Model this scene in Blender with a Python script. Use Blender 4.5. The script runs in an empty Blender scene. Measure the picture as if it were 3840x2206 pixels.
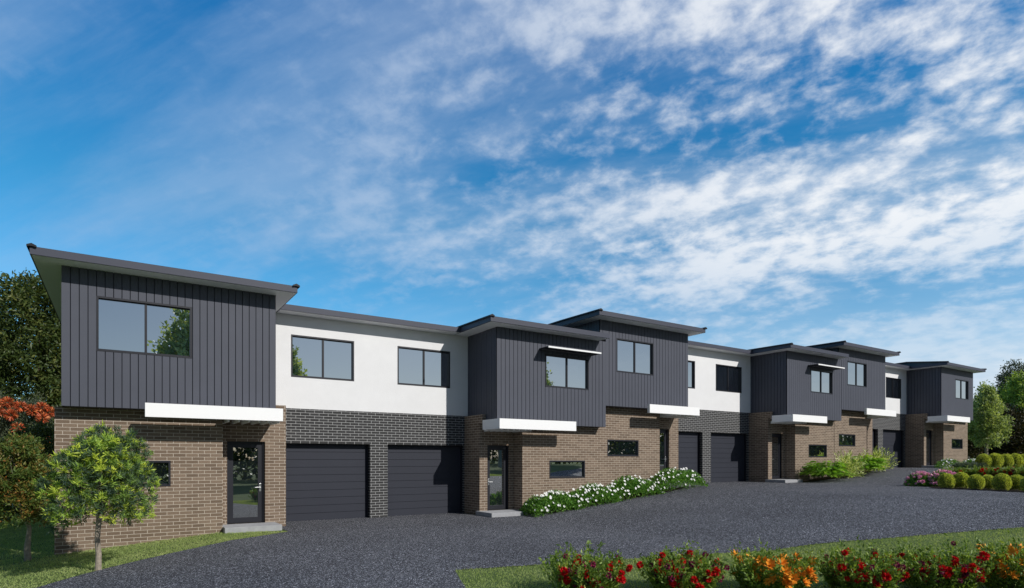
import bpy, bmesh, math, random
import numpy as np
from mathutils import Vector, Matrix
from mathutils.geometry import tessellate_polygon

random.seed(7)
RNG = np.random.default_rng(11)
SC = bpy.context.scene
COL = SC.collection

# ------------------------------------------------------------------ helpers
def tag(o, label=None, cat=None, group=None, kind=None):
    if label: o['label'] = label
    if cat: o['category'] = cat
    if group: o['group'] = group
    if kind: o['kind'] = kind
    return o

def empty(name, loc, label=None, cat=None, group=None):
    o = bpy.data.objects.new(name, None)
    o.empty_display_size = 0.2
    o.location = loc
    COL.objects.link(o)
    return tag(o, label, cat, group)

def copy_part(src, parent, loc=None, rot=None, scale=None):
    c = src.copy()
    COL.objects.link(c)
    c.parent = parent
    if loc is not None: c.location = loc
    if rot is not None: c.rotation_euler = rot
    if scale is not None: c.scale = scale
    return c

class MB:
    """collects faces in world coordinates, builds ONE mesh object"""
    def __init__(s):
        s.v = []; s.f = []; s.uv = []
    def poly(s, pts):
        pts = [Vector(p) for p in pts]
        n = Vector((0, 0, 0))
        for i in range(len(pts)):
            a, b = pts[i], pts[(i + 1) % len(pts)]
            n += a.cross(b)
        i0 = len(s.v)
        s.v += [tuple(p) for p in pts]
        s.f.append(list(range(i0, i0 + len(pts))))
        ax, ay, az = abs(n.x), abs(n.y), abs(n.z)
        for p in pts:
            if ay >= ax and ay >= az: s.uv.append((p.x, p.z))
            elif ax >= az: s.uv.append((p.y, p.z))
            else: s.uv.append((p.x, p.y))
    def box(s, x0, x1, y0, y1, z0, z1, skip=''):
        if 'f' not in skip: s.poly([(x0, y0, z0), (x1, y0, z0), (x1, y0, z1), (x0, y0, z1)])
        if 'b' not in skip: s.poly([(x1, y1, z0), (x0, y1, z0), (x0, y1, z1), (x1, y1, z1)])
        if 'l' not in skip: s.poly([(x0, y1, z0), (x0, y0, z0), (x0, y0, z1), (x0, y1, z1)])
        if 'r' not in skip: s.poly([(x1, y0, z0), (x1, y1, z0), (x1, y1, z1), (x1, y0, z1)])
        if 't' not in skip: s.poly([(x0, y0, z1), (x1, y0, z1), (x1, y1, z1), (x0, y1, z1)])
        if 'd' not in skip: s.poly([(x0, y1, z0), (x1, y1, z0), (x1, y0, z0), (x0, y0, z0)])
    def wall_y(s, x0, x1, z0, z1, y, holes=(), depth=0.1):
        """wall facing -y with rectangular openings (hx0,hx1,hz0,hz1) and their reveals"""
        xs = sorted({x0, x1, *[min(max(h[i], x0), x1) for h in holes for i in (0, 1)]})
        zs = sorted({z0, z1, *[min(max(h[i], z0), z1) for h in holes for i in (2, 3)]})
        for a, b in zip(xs, xs[1:]):
            for c, d in zip(zs, zs[1:]):
                mx, mz = (a + b) / 2, (c + d) / 2
                if any(h[0] < mx < h[1] and h[2] < mz < h[3] for h in holes): continue
                s.poly([(a, y, c), (b, y, c), (b, y, d), (a, y, d)])
        for hx0, hx1, hz0, hz1 in holes:
            Y = y + depth
            s.poly([(hx0, y, hz0), (hx0, y, hz1), (hx0, Y, hz1), (hx0, Y, hz0)][::-1])
            s.poly([(hx1, y, hz0), (hx1, y, hz1), (hx1, Y, hz1), (hx1, Y, hz0)])
            s.poly([(hx0, y, hz1), (hx1, y, hz1), (hx1, Y, hz1), (hx0, Y, hz1)][::-1])
            s.poly([(hx0, y, hz0), (hx1, y, hz0), (hx1, Y, hz0), (hx0, Y, hz0)])
    def wall_x(s, x, y0, y1, z0, z1):
        s.poly([(x, y1, z0), (x, y0, z0), (x, y0, z1), (x, y1, z1)])
    def build(s, name, mat, parent=None, bevel=0, smooth=False):
        off = Vector(parent_base(parent)) if parent else Vector((0, 0, 0))
        me = bpy.data.meshes.new(name)
        me.from_pydata([tuple(Vector(p) - off) for p in s.v], [], s.f)
        uvl = me.uv_layers.new(name='UVMap')
        k = 0
        for f in s.f:
            pass
        for i, li in enumerate(me.loops):
            uvl.data[i].uv = s.uv[li.vertex_index]
        me.materials.append(mat)
        o = bpy.data.objects.new(name, me)
        COL.objects.link(o)
        if parent: o.parent = parent
        if bevel:
            bm = bmesh.new(); bm.from_mesh(me)
            bmesh.ops.remove_doubles(bm, verts=bm.verts, dist=1e-5)
            bm.to_mesh(me); bm.free()
            md = o.modifiers.new('edge', 'BEVEL'); md.width = bevel; md.segments = 2; md.limit_method = 'ANGLE'
        if smooth:
            me.polygons.foreach_set('use_smooth', [True] * len(me.polygons))
        return o

def parent_base(p):
    b = Vector((0, 0, 0))
    while p is not None:
        b += p.location
        p = p.parent
    return b

# ------------------------------------------------------------------ materials
def new_mat(name):
    m = bpy.data.materials.new(name); m.use_nodes = True
    nt = m.node_tree
    b = nt.nodes['Principled BSDF']
    return m, nt, b

def N(nt, t, **kw):
    n = nt.nodes.new(t)
    for k, v in kw.items():
        if k in n.inputs: n.inputs[k].default_value = v
        else: setattr(n, k, v)
    return n

def rgb(c): return (c[0], c[1], c[2], 1)

def ramp(nt, stops, interp='LINEAR'):
    r = nt.nodes.new('ShaderNodeValToRGB')
    r.color_ramp.interpolation = interp
    el = r.color_ramp.elements
    while len(el) > 1: el.remove(el[-1])
    el[0].position = stops[0][0]; el[0].color = rgb(stops[0][1])
    for p, c in stops[1:]:
        e = el.new(p); e.color = rgb(c)
    return r

def mat_plain(name, col, rough=0.5, spec=0.5, metal=0.0, noise=0.0, nscale=6.0, bump=0.0, bscale=80.0):
    m, nt, b = new_mat(name)
    b.inputs['Base Color'].default_value = rgb(col)
    b.inputs['Roughness'].default_value = rough
    b.inputs['Specular IOR Level'].default_value = spec
    b.inputs['Metallic'].default_value = metal
    tc = N(nt, 'ShaderNodeTexCoord')
    if noise:
        nz = N(nt, 'ShaderNodeTexNoise', Scale=nscale, Detail=6.0, Roughness=0.6)
        nt.links.new(tc.outputs['Object'], nz.inputs['Vector'])
        r = ramp(nt, [(0.25, [c * (1 - noise) for c in col]), (0.75, [c * (1 + noise) for c in col])])
        nt.links.new(nz.outputs['Fac'], r.inputs['Fac'])
        nt.links.new(r.outputs['Color'], b.inputs['Base Color'])
    if bump:
        n2 = N(nt, 'ShaderNodeTexNoise', Scale=bscale, Detail=5.0)
        nt.links.new(tc.outputs['Object'], n2.inputs['Vector'])
        bp = N(nt, 'ShaderNodeBump', Strength=bump, Distance=0.01)
        nt.links.new(n2.outputs['Fac'], bp.inputs['Height'])
        nt.links.new(bp.outputs['Normal'], b.inputs['Normal'])
    return m

def mat_brick(name, c1, c2, mortar, msize=0.011):
    m, nt, b = new_mat(name)
    uv = N(nt, 'ShaderNodeTexCoord')
    br = N(nt, 'ShaderNodeTexBrick')
    br.offset = 0.5
    br.inputs['Scale'].default_value = 1.0
    br.inputs['Brick Width'].default_value = 0.28
    br.inputs['Row Height'].default_value = 0.0857
    br.inputs['Mortar Size'].default_value = msize / 2
    br.inputs['Mortar Smooth'].default_value = 0.15
    br.inputs['Bias'].default_value = 0.0
    br.inputs['Color1'].default_value = rgb(c1)
    br.inputs['Color2'].default_value = rgb(c2)
    br.inputs['Mortar'].default_value = rgb(mortar)
    nt.links.new(uv.outputs['UV'], br.inputs['Vector'])
    nz = N(nt, 'ShaderNodeTexNoise', Scale=35.0, Detail=6.0, Roughness=0.7)
    nt.links.new(uv.outputs['UV'], nz.inputs['Vector'])
    mx = N(nt, 'ShaderNodeMix', data_type='RGBA', blend_type='OVERLAY')
    mx.inputs[0].default_value = 0.45
    nt.links.new(br.outputs['Color'], mx.inputs[6])
    nt.links.new(nz.outputs['Fac'], mx.inputs[7])
    nt.links.new(mx.outputs[2], b.inputs['Base Color'])
    b.inputs['Roughness'].default_value = 0.85
    b.inputs['Specular IOR Level'].default_value = 0.25
    ad = N(nt, 'ShaderNodeMath', operation='MULTIPLY_ADD')
    ad.inputs[1].default_value = -1.0
    nt.links.new(br.outputs['Fac'], ad.inputs[0])
    sc = N(nt, 'ShaderNodeMath', operation='MULTIPLY'); sc.inputs[1].default_value = 0.35
    nt.links.new(nz.outputs['Fac'], sc.inputs[0])
    nt.links.new(sc.outputs[0], ad.inputs[2])
    bp = N(nt, 'ShaderNodeBump', Strength=0.6, Distance=0.006)
    nt.links.new(ad.outputs[0], bp.inputs['Height'])
    nt.links.new(bp.outputs['Normal'], b.inputs['Normal'])
    return m

def mat_glass(name, refl, tint=(0.012, 0.016, 0.02)):
    m, nt, b = new_mat(name)
    nt.nodes.remove(b)
    out = [n for n in nt.nodes if n.type == 'OUTPUT_MATERIAL'][0]
    g = N(nt, 'ShaderNodeBsdfGlossy'); g.inputs['Roughness'].default_value = 0.004
    g.inputs['Color'].default_value = (0.92, 0.95, 0.97, 1)
    d = N(nt, 'ShaderNodeBsdfDiffuse'); d.inputs['Color'].default_value = rgb(tint)
    tc = N(nt, 'ShaderNodeTexCoord')
    nz = N(nt, 'ShaderNodeTexNoise', Scale=0.9, Detail=1.0)
    nt.links.new(tc.outputs['Object'], nz.inputs['Vector'])
    bp = N(nt, 'ShaderNodeBump', Strength=0.04, Distance=0.02)
    nt.links.new(nz.outputs['Fac'], bp.inputs['Height'])
    nt.links.new(bp.outputs['Normal'], g.inputs['Normal'])
    lw = N(nt, 'ShaderNodeFresnel', IOR=1.6)
    mr = N(nt, 'ShaderNodeMath', operation='ADD', use_clamp=True); mr.inputs[1].default_value = refl
    nt.links.new(lw.outputs[0], mr.inputs[0])
    mx = N(nt, 'ShaderNodeMixShader')
    nt.links.new(mr.outputs[0], mx.inputs[0])
    nt.links.new(d.outputs[0], mx.inputs[1]); nt.links.new(g.outputs[0], mx.inputs[2])
    nt.links.new(mx.outputs[0], out.inputs[0])
    return m

def mat_leaf(name, stops, trans=0.3, rough=0.45, spec=0.35):
    m, nt, b = new_mat(name)
    at = N(nt, 'ShaderNodeAttribute', attribute_name='var')
    r = ramp(nt, stops)
    nt.links.new(at.outputs['Fac'], r.inputs['Fac'])
    nt.links.new(r.outputs['Color'], b.inputs['Base Color'])
    b.inputs['Roughness'].default_value = rough
    b.inputs['Specular IOR Level'].default_value = spec
    t = N(nt, 'ShaderNodeBsdfTranslucent')
    br = N(nt, 'ShaderNodeMix', data_type='RGBA', blend_type='MULTIPLY'); br.inputs[0].default_value = 1
    br.inputs[7].default_value = (1.5, 1.5, 0.6, 1)
    nt.links.new(r.outputs['Color'], br.inputs[6])
    nt.links.new(br.outputs[2], t.inputs['Color'])
    mx = N(nt, 'ShaderNodeMixShader'); mx.inputs[0].default_value = trans
    out = [n for n in nt.nodes if n.type == 'OUTPUT_MATERIAL'][0]
    nt.links.new(b.outputs[0], mx.inputs[1]); nt.links.new(t.outputs[0], mx.inputs[2])
    nt.links.new(mx.outputs[0], out.inputs[0])
    return m

BROWN = mat_brick('brown_brick', (0.150, 0.108, 0.077), (0.230, 0.170, 0.124), (0.58, 0.51, 0.43))
DARKB = mat_brick('charcoal_brick', (0.038, 0.038, 0.038), (0.052, 0.052, 0.053), (0.52, 0.52, 0.52))
CLAD = mat_plain('charcoal_cladding', (0.080, 0.086, 0.110), 0.55, 0.25, noise=0.05, nscale=1.5)
WHITE = mat_plain('white_render', (0.79, 0.79, 0.797), 0.9, 0.2, noise=0.03, nscale=2.0, bump=0.5, bscale=45.0)
FASCIA = mat_plain('grey_fascia', (0.062, 0.067, 0.092), 0.5, 0.3, noise=0.04, nscale=1.0)
SOFFIT = mat_plain('soffit_lining', (0.84, 0.85, 0.87), 0.8, 0.2, noise=0.03)
METAL = mat_plain('black_roof_metal', (0.014, 0.015, 0.019), 0.55, 0.3)
INFILL = mat_plain('gable_lining', (0.055, 0.085, 0.105), 0.6, 0.3)
FRAME = mat_plain('black_aluminium', (0.016, 0.017, 0.024), 0.4, 0.45)
GARAGE = mat_plain('garage_panel', (0.032, 0.035, 0.048), 0.55, 0.25, noise=0.05, nscale=1.2)
PAINT = mat_plain('white_paint', (0.93, 0.93, 0.93), 0.5, 0.3)
CONC = mat_plain('concrete', (0.36, 0.365, 0.38), 0.85, 0.2, noise=0.14, nscale=9.0, bump=0.25, bscale=60)
STEEL = mat_plain('brushed_steel', (0.75, 0.76, 0.78), 0.28, 0.5, metal=1.0)
GLASS = mat_glass('window_glass', 0.60)
GLASSD = mat_glass('door_glass', 0.42)
BARK = mat_plain('pale_bark', (0.30, 0.26, 0.21), 0.9, 0.1, noise=0.35, nscale=18.0, bump=0.8, bscale=30)
BARKD = mat_plain('dark_bark', (0.07, 0.055, 0.042), 0.9, 0.1, noise=0.35, nscale=12.0, bump=0.8, bscale=30)
SOIL = mat_plain('garden_soil', (0.035, 0.028, 0.020), 0.95, 0.1, noise=0.5, nscale=20.0, bump=1.0, bscale=40)

def mat_gravel():
    m, nt, b = new_mat('gravel')
    tc = N(nt, 'ShaderNodeTexCoord')
    v = N(nt, 'ShaderNodeTexVoronoi', Scale=85.0); v.feature = 'F1'
    nt.links.new(tc.outputs['Object'], v.inputs['Vector'])
    sp = N(nt, 'ShaderNodeSeparateColor')
    nt.links.new(v.outputs['Color'], sp.inputs[0])
    r = ramp(nt, [(0.0, (0.012, 0.012, 0.015)), (0.35, (0.040, 0.042, 0.050)), (0.70, (0.090, 0.094, 0.110)), (0.86, (0.19, 0.197, 0.225)), (1.0, (0.78, 0.79, 0.83))])
    nt.links.new(sp.outputs[0], r.inputs['Fac'])
    v3 = N(nt, 'ShaderNodeTexVoronoi', Scale=42.0)
    nt.links.new(tc.outputs['Object'], v3.inputs['Vector'])
    sp3 = N(nt, 'ShaderNodeSeparateColor'); nt.links.new(v3.outputs['Color'], sp3.inputs[0])
    r3 = ramp(nt, [(0.0, (0.42, 0.42, 0.43)), (0.6, (1.0, 1.0, 1.0)), (1.0, (1.6, 1.6, 1.63))])
    nt.links.new(sp3.outputs[1], r3.inputs['Fac'])
    mx3 = N(nt, 'ShaderNodeMix', data_type='RGBA', blend_type='MULTIPLY'); mx3.inputs[0].default_value = 1.0
    nt.links.new(r.outputs['Color'], mx3.inputs[6]); nt.links.new(r3.outputs['Color'], mx3.inputs[7])
    nz = N(nt, 'ShaderNodeTexNoise', Scale=0.35, Detail=4.0)
    nt.links.new(tc.outputs['Object'], nz.inputs['Vector'])
    r2 = ramp(nt, [(0.3, (0.84, 0.84, 0.84)), (0.7, (1.12, 1.12, 1.12))])
    nt.links.new(nz.outputs['Fac'], r2.inputs['Fac'])
    mx = N(nt, 'ShaderNodeMix', data_type='RGBA', blend_type='MULTIPLY'); mx.inputs[0].default_value = 1.0
    nt.links.new(mx3.outputs[2], mx.inputs[6]); nt.links.new(r2.outputs['Color'], mx.inputs[7])
    nt.links.new(mx.outputs[2], b.inputs['Base Color'])
    b.inputs['Roughness'].default_value = 0.8
    b.inputs['Specular IOR Level'].default_value = 0.25
    bp = N(nt, 'ShaderNodeBump', Strength=0.9, Distance=0.012); bp.invert = True
    nt.links.new(v.outputs['Distance'], bp.inputs['Height'])
    nt.links.new(bp.outputs['Normal'], b.inputs['Normal'])
    return m
GRAVEL = mat_gravel()

def mat_ground():
    m, nt, b = new_mat('lawn_ground')
    tc = N(nt, 'ShaderNodeTexCoord')
    n1 = N(nt, 'ShaderNodeTexNoise', Scale=0.8, Detail=5.0)
    n2 = N(nt, 'ShaderNodeTexNoise', Scale=30.0, Detail=6.0, Roughness=0.75)
    for n in (n1, n2): nt.links.new(tc.outputs['Object'], n.inputs['Vector'])
    ad = N(nt, 'ShaderNodeMix', data_type='FLOAT'); ad.inputs[0].default_value = 0.6
    nt.links.new(n1.outputs['Fac'], ad.inputs[2]); nt.links.new(n2.outputs['Fac'], ad.inputs[3])
    r = ramp(nt, [(0.3, (0.045, 0.072, 0.022)), (0.5, (0.095, 0.135, 0.045)), (0.7, (0.17, 0.205, 0.085))])
    nt.links.new(ad.outputs[0], r.inputs['Fac'])
    nt.links.new(r.outputs['Color'], b.inputs['Base Color'])
    b.inputs['Roughness'].default_value = 0.95
    b.inputs['Specular IOR Level'].default_value = 0.1
    return m
LAWN = mat_ground()

# ------------------------------------------------------------------ terrain
GX = [(-400, -12.0), (-60, -3.0), (-20, -1.6), (-6, -0.75), (-1.27, -0.30), (2.2, 0.0), (11.4, 0.0), (19.4, 0.8), (27.9, 0.8), (35.5, 1.394), (60, 1.394), (400, 4.0)]
def gz(x):
    for (a, b), (c, d) in zip(GX, GX[1:]):
        if x <= c: return b + (d - b) * (x - a) / (c - a)
    return GX[-1][1]

def sheet(name, pts, lift, mat, kind='structure'):
    me = bpy.data.meshes.new(name)
    bm = bmesh.new()
    vs = [bm.verts.new((x, y, 0)) for x, y in pts]
    for t in tessellate_polygon([[Vector((x, y, 0)) for x, y in pts]]):
        try: bm.faces.new([vs[i] for i in t])
        except ValueError: pass
    for x, _ in GX[1:-1]:
        bmesh.ops.bisect_plane(bm, geom=bm.verts[:] + bm.edges[:] + bm.faces[:], plane_co=(x, 0, 0), plane_no=(1, 0, 0))
    for v in bm.verts: v.co.z = gz(v.co.x) + lift
    bmesh.ops.recalc_face_normals(bm, faces=bm.faces[:])
    for f in bm.faces:
        if f.normal.z < 0: f.normal_flip()
    bm.to_mesh(me); bm.free()
    me.materials.append(mat)
    o = bpy.data.objects.new(name, me); COL.objects.link(o)
    o['kind'] = kind
    return o

def smooth_line(pts, n=6):
    out = []
    P = [pts[0]] + list(pts) + [pts[-1]]
    for i in range(1, len(P) - 2):
        p0, p1, p2, p3 = [Vector(p) for p in P[i - 1:i + 3]]
        for k in range(n):
            t = k / n
            q = 0.5 * ((2 * p1) + (-p0 + p2) * t + (2 * p0 - 5 * p1 + 4 * p2 - p3) * t * t + (-p0 + 3 * p1 - 3 * p2 + p3) * t ** 3)
            out.append((q.x, q.y))
    out.append(tuple(pts[-1]))
    return out

sheet('ground', [(-400, -300), (400, -300), (400, 400), (-400, 400)], 0.0, LAWN)
left_edge = smooth_line([(-4.6, 7.5), (-2.4, 11.4), (-1.18, 13.09), (-0.33, 13.99), (0.82, 14.77), (2.29, 15.56), (3.72, 16.55)])
strip_edge = smooth_line([(30, -4.5), (22, 0.6), (16.04, 4.83), (14.0, 6.2), (12.06, 7.41), (8.94, 8.24), (6.9, 8.72), (4.81, 9.23)])
drive = left_edge + [(3.72, 19.3), (10.2, 19.3), (10.2, 17.0), (11.6, 17.0), (12.2, 16.6), (18.2, 16.6), (20.1, 17.0), (20.1, 19.3), (26.5, 19.3), (26.5, 17.0), (27.7, 17.0), (28.3, 16.7), (31.6, 16.5), (34.6, 16.8), (36.3, 17.2), (36.3, 19.3), (42.7, 19.3), (42.7, 16.9), (43.9, 16.9)] + [(41.2, 16.0), (42.9, 14.9), (45.4, 13.2), (52, 8.8), (66, 0), (60, -8)] + strip_edge + [(4.1, 7.4), (2.6, 3.0), (2.0, -4.0), (-6.5, -4.0)]
sheet('gravel_driveway', drive, 0.012, GRAVEL)
sheet('island_bed', smooth_line([(28.5, 11.9), (27.2, 11.2), (26.0, 10.5), (25.9, 9.2), (25.2, 7.6), (26.0, 5.0), (30, 2.5), (38, 2.5), (41, 6.0), (37.0, 9.3), (34.4, 11.2), (32.0, 12.3), (30, 12.6), (28.5, 11.9)])[:-1], 0.024, SOIL)
sheet('planting_soil', [(11.75, 17.38), (12.2, 16.4), (18.2, 16.4), (19.3, 16.7), (18.2, 17.37)], 0.02, SOIL)
sheet('planting_soil', [(27.95, 17.38), (28.4, 16.7), (31.6, 16.5), (34.4, 16.8), (34.6, 17.37)], 0.02, SOIL)

# ------------------------------------------------------------------ the six townhouses
YG, YE, YC, YM = 19.0, 17.92, 17.0, 17.385
YB = 28.5
SO = 6.307        # soffit height above the garage floor
CB = 3.125        # underside of the cladding boxes
DX = [0.0, 16.197, 32.426]
DZ = [0.0, 0.7995, 1.3943]
HOUSE_GROUP = 'townhouses stepping up the row'

def boards(mb, x0, x1, z0, z1, y, holes=(), pitch=0.165, gap=0.017):
    """vertical boards facing -y with open joints, on a backing sheet"""
    n = max(1, round((x1 - x0) / pitch)); p = (x1 - x0) / n
    for i in range(n):
        a, b = x0 + i * p + gap / 2, x0 + (i + 1) * p - gap / 2
        if i == 0: a = x0
        if i == n - 1: b = x1
        cuts = [(a, b, z0, z1)]
        for h in holes:
            new = []
            for (p0, p1, q0, q1) in cuts:
                if p1 <= h[0] or p0 >= h[1] or q1 <= h[2] or q0 >= h[3]:
                    new.append((p0, p1, q0, q1)); continue
                if p0 < h[0]: new.append((p0, h[0], q0, q1))
                if p1 > h[1]: new.append((h[1], p1, q0, q1))
                m0, m1 = max(p0, h[0]), min(p1, h[1])
                if q0 < h[2]: new.append((m0, m1, q0, h[2]))
                if q1 > h[3]: new.append((m0, m1, h[3], q1))
            cuts = new
        for c in cuts:
            mb.box(c[0], c[1], y, y + 0.045, c[2], c[3], skip='b')
    mb.wall_y(x0 + 0.004, x1 - 0.004, z0 + 0.002, z1, y + 0.045, holes, depth=0.06)

def boards_x(mb, x, y0, y1, z0, z1, sgn=-1, pitch=0.165, gap=0.017):
    n = max(1, round((y1 - y0) / pitch)); p = (y1 - y0) / n
    for i in range(n):
        a, b = y0 + i * p + gap / 2, y0 + (i + 1) * p - gap / 2
        if i == 0: a = y0 + 0.002
        mb.box(min(x, x - sgn * 0.045), max(x, x - sgn * 0.045), a, b, z0, z1)
    xb = x - sgn * 0.044
    mb.poly([(xb, y1, z0), (xb, y0 + 0.05, z0), (xb, y0 + 0.05, z1), (xb, y1, z1)])

def window(parent, x0, x1, z0, z1, y, panes=2, recess=0.045):
    """sliding window: frame with a pane (or two) as children"""
    t = 0.045
    f = MB(); ya, yb = y + recess - 0.05, y + 0.085
    e = 0.002
    f.box(x0 + e, x1 - e, ya, yb, z1 - t, z1 - e); f.box(x0 + e, x1 - e, ya, yb, z0 + e, z0 + t)
    f.box(x0 + e, x0 + t, ya, yb, z0 + t, z1 - t); f.box(x1 - t, x1 - e, ya, yb, z0 + t, z1 - t)
    xm = (x0 + x1) / 2
    if panes == 2:
        f.box(xm - 0.026, xm + 0.026, y + 0.03, yb, z0 + t, z1 - t)
    # thin inner sash lip
    for a, b in ([(x0 + t, xm - 0.026), (xm + 0.026, x1 - t)] if panes == 2 else [(x0 + t, x1 - t)]):
        f.box(a, b, y + 0.05, yb, z1 - t - 0.022, z1 - t); f.box(a, b, y + 0.05, yb, z0 + t, z0 + t + 0.022)
    fo = f.build('window', FRAME, parent)
    for i, (a, b) in enumerate([(x0 + t, xm - 0.026), (xm + 0.026, x1 - t)] if panes == 2 else [(x0 + t, x1 - t)]):
        g = MB(); yy = y + 0.066 + (0.012 if i else 0)
        g.box(a, b, yy, yy + 0.006, z0 + t, z1 - t)
        go = g.build('pane', GLASS, parent)
        w = go.parent; go.parent = fo
    return fo

def front_door(parent, x0, x1, z0, z1, y, handle_side):
    f = MB()
    f.box(x0 + 0.002, x0 + 0.05, y + 0.08, y + 0.2, z0, z1 - 0.002); f.box(x1 - 0.05, x1 - 0.002, y + 0.08, y + 0.2, z0, z1 - 0.002)
    f.box(x0 + 0.05, x1 - 0.05, y + 0.08, y + 0.2, z1 - 0.05, z1 - 0.002)
    s = 0.115; a, b = x0 + 0.053, x1 - 0.053; yy = y + 0.12
    f.box(a, a + s, yy, yy + 0.04, z0 + 0.01, z1 - 0.054); f.box(b - s, b, yy, yy + 0.04, z0 + 0.01, z1 - 0.054)
    f.box(a + s, b - s, yy, yy + 0.04, z0 + 0.01, z0 + 0.16); f.box(a + s, b - s, yy, yy + 0.04, z1 - 0.054 - s, z1 - 0.054)
    d = f.build('front_door', FRAME, parent)
    g = MB(); g.box(a + s, b - s, yy + 0.017, yy + 0.023, z0 + 0.16, z1 - 0.054 - s)
    go = g.build('pane', GLASSD, parent); go.parent = d
    h = MB(); xc = (b - 0.06) if handle_side > 0 else (a + 0.06); zc = z0 + 0.98
    h.box(xc - 0.028, xc + 0.028, yy - 0.014, yy, zc - 0.11, zc + 0.11)
    h.box(xc - 0.011, xc + 0.011, yy - 0.06, yy - 0.014, zc - 0.011, zc + 0.011)
    lx = xc - handle_side * 0.14
    h.box(min(xc + handle_side * 0.011, lx), max(xc + handle_side * 0.011, lx), yy - 0.072, yy - 0.052, zc - 0.010, zc + 0.010)
    ho = h.build('handle', STEEL, parent, bevel=0.004); ho.parent = d
    return d

def garage_door(parent, x0, x1, z0, z1):
    g = MB(); y = YG + 0.22
    zz = z0
    k = 0
    while zz < z1 - 0.01:
        top = min(zz + 0.2385, z1 + 0.0)
        g.box(x0 + 0.004, x1 - 0.004, y, y + 0.04, zz + 0.006, top - 0.004)
        zz = top; k += 1
    g.box(x0 + 0.004, x1 - 0.004, y + 0.014, y + 0.05, z0, z1 - 0.002)
    o = g.build('garage_door', GARAGE, parent)
    for a, b in ((x0 + 0.001, x0 + 0.05), (x1 - 0.05, x1 - 0.001)):
        f = MB(); f.box(a, b, y - 0.06, y - 0.004, z0, z1 - 0.002)
        fo = f.build('door_track', FRAME, parent); fo.parent = o
    return o

def roof(parent, x0, x1, y0, y1, z, pitch, left_cap=True, right_cap=True, infill=False):
    h = 0.17
    b = MB(); b.box(x0, x1, y0, y1, z, z + h)
    r = b.build('roof', FASCIA, parent, bevel=0.004)
    s = MB(); s.box(x0 + 0.03, x1 - 0.03, y0 + 0.03, y1 - 0.03, z - 0.006, z - 0.001)
    so = s.build('soffit', SOFFIT, parent); so.parent = r
    # low pitched metal sheeting
    yr = y0 + 2.3; zr = z + h + 0.02 + 2.3 * pitch; zb = z + h + 0.03
    t = MB()
    e0, e1 = y0 + 0.04, y1
    za = z + h + 0.012
    t.poly([(x0 + 0.02, e0, za), (x1 - 0.02, e0, za), (x1 - 0.02, yr, zr), (x0 + 0.02, yr, zr)])
    t.poly([(x0 + 0.02, yr, zr), (x1 - 0.02, yr, zr), (x1 - 0.02, e1, zb), (x0 + 0.02, e1, zb)])
    t.poly([(x0 + 0.02, e0, z + h), (x1 - 0.02, e0, z + h), (x1 - 0.02, e0, za), (x0 + 0.02, e0, za)])
    to = t.build('roof_sheet', METAL, parent); to.parent = r
    for on, xx, sg in ((left_cap, x0, -1), (right_cap, x1, 1)):
        i = MB()
        xi = xx - sg * 0.03
        i.poly([(xi, e0, z + h - 0.001), (xi, yr, zr), (xi, e1, zb), (xi, e1, z + h - 0.001)])
        io = i.build('gable_infill', INFILL if infill else METAL, parent); io.parent = r
        if not on: continue
        c = MB(); w = 0.085; xc = xx - sg * 0.035
        for (ya, qa), (yb, qb) in (((y0 - 0.05, za), (yr, zr)), ((yr, zr), (e1, zb))):
            c.poly([(xc - w, ya, qa + 0.005), (xc, ya, qa + 0.045), (xc, yb, qb + 0.045), (xc - w, yb, qb + 0.005)])
            c.poly([(xc, ya, qa + 0.045), (xc + w, ya, qa + 0.005), (xc + w, yb, qb + 0.005), (xc, yb, qb + 0.045)])
            c.poly([(xc - w, ya, qa + 0.005), (xc - w, ya, qa - 0.035), (xc - w, yb, qb - 0.035), (xc - w, yb, qb + 0.005)])
            c.poly([(xc + w, ya, qa - 0.035), (xc + w, ya, qa + 0.005), (xc + w, yb, qb + 0.005), (xc + w, yb, qb - 0.035)])
        ya, qa = y0 - 0.05, za
        c.poly([(xc - w, ya, qa - 0.035), (xc - 0.03, ya, qa - 0.02), (xc + 0.03, ya, qa - 0.02), (xc + w, ya, qa - 0.035), (xc + w, ya, qa + 0.005), (xc, ya, qa + 0.045), (xc - w, ya, qa + 0.005)])
        co = c.build('barge_cap', METAL, parent); co.parent = r
    return r

def link_roof(parent, x0, x1, z):
    h = 0.17
    b = MB(); b.box(x0, x1, 18.5, YB + 0.3, z, z + h)
    r = b.build('link_roof', FASCIA, parent)
    s = MB(); s.box(x0 + 0.001, x1 - 0.001, 18.53, 19.4, z - 0.006, z - 0.001)
    so = s.build('soffit', SOFFIT, parent); so.parent = r
    return r

def canopy(parent, x0, x1, sx0, sx1, z, side_beam):
    b = MB()
    b.box(x0, x1, 16.62, 16.75, z + 2.915, z + 3.245)
    if side_beam:
        b.box(x0, x0 + 0.12, 16.75, 17.72, z + 2.915, z + 3.245)
    b.box(sx0 + 0.003, sx1 - 0.003, 16.752, 17.9, z + 3.12, z + 3.124)
    c = b.build('canopy', PAINT, parent, bevel=0.003)
    s = MB(); n = max(3, round((sx1 - sx0) / 0.205))
    for i in range(n):
        xx = sx0 + 0.06 + (sx1 - sx0 - 0.12) * i / (n - 1)
        s.box(xx - 0.02, xx + 0.02, 16.755, 17.89, z + 2.868, z + 2.985)
    so = s.build('slats', PAINT, parent); so.parent = c
    return c

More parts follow.
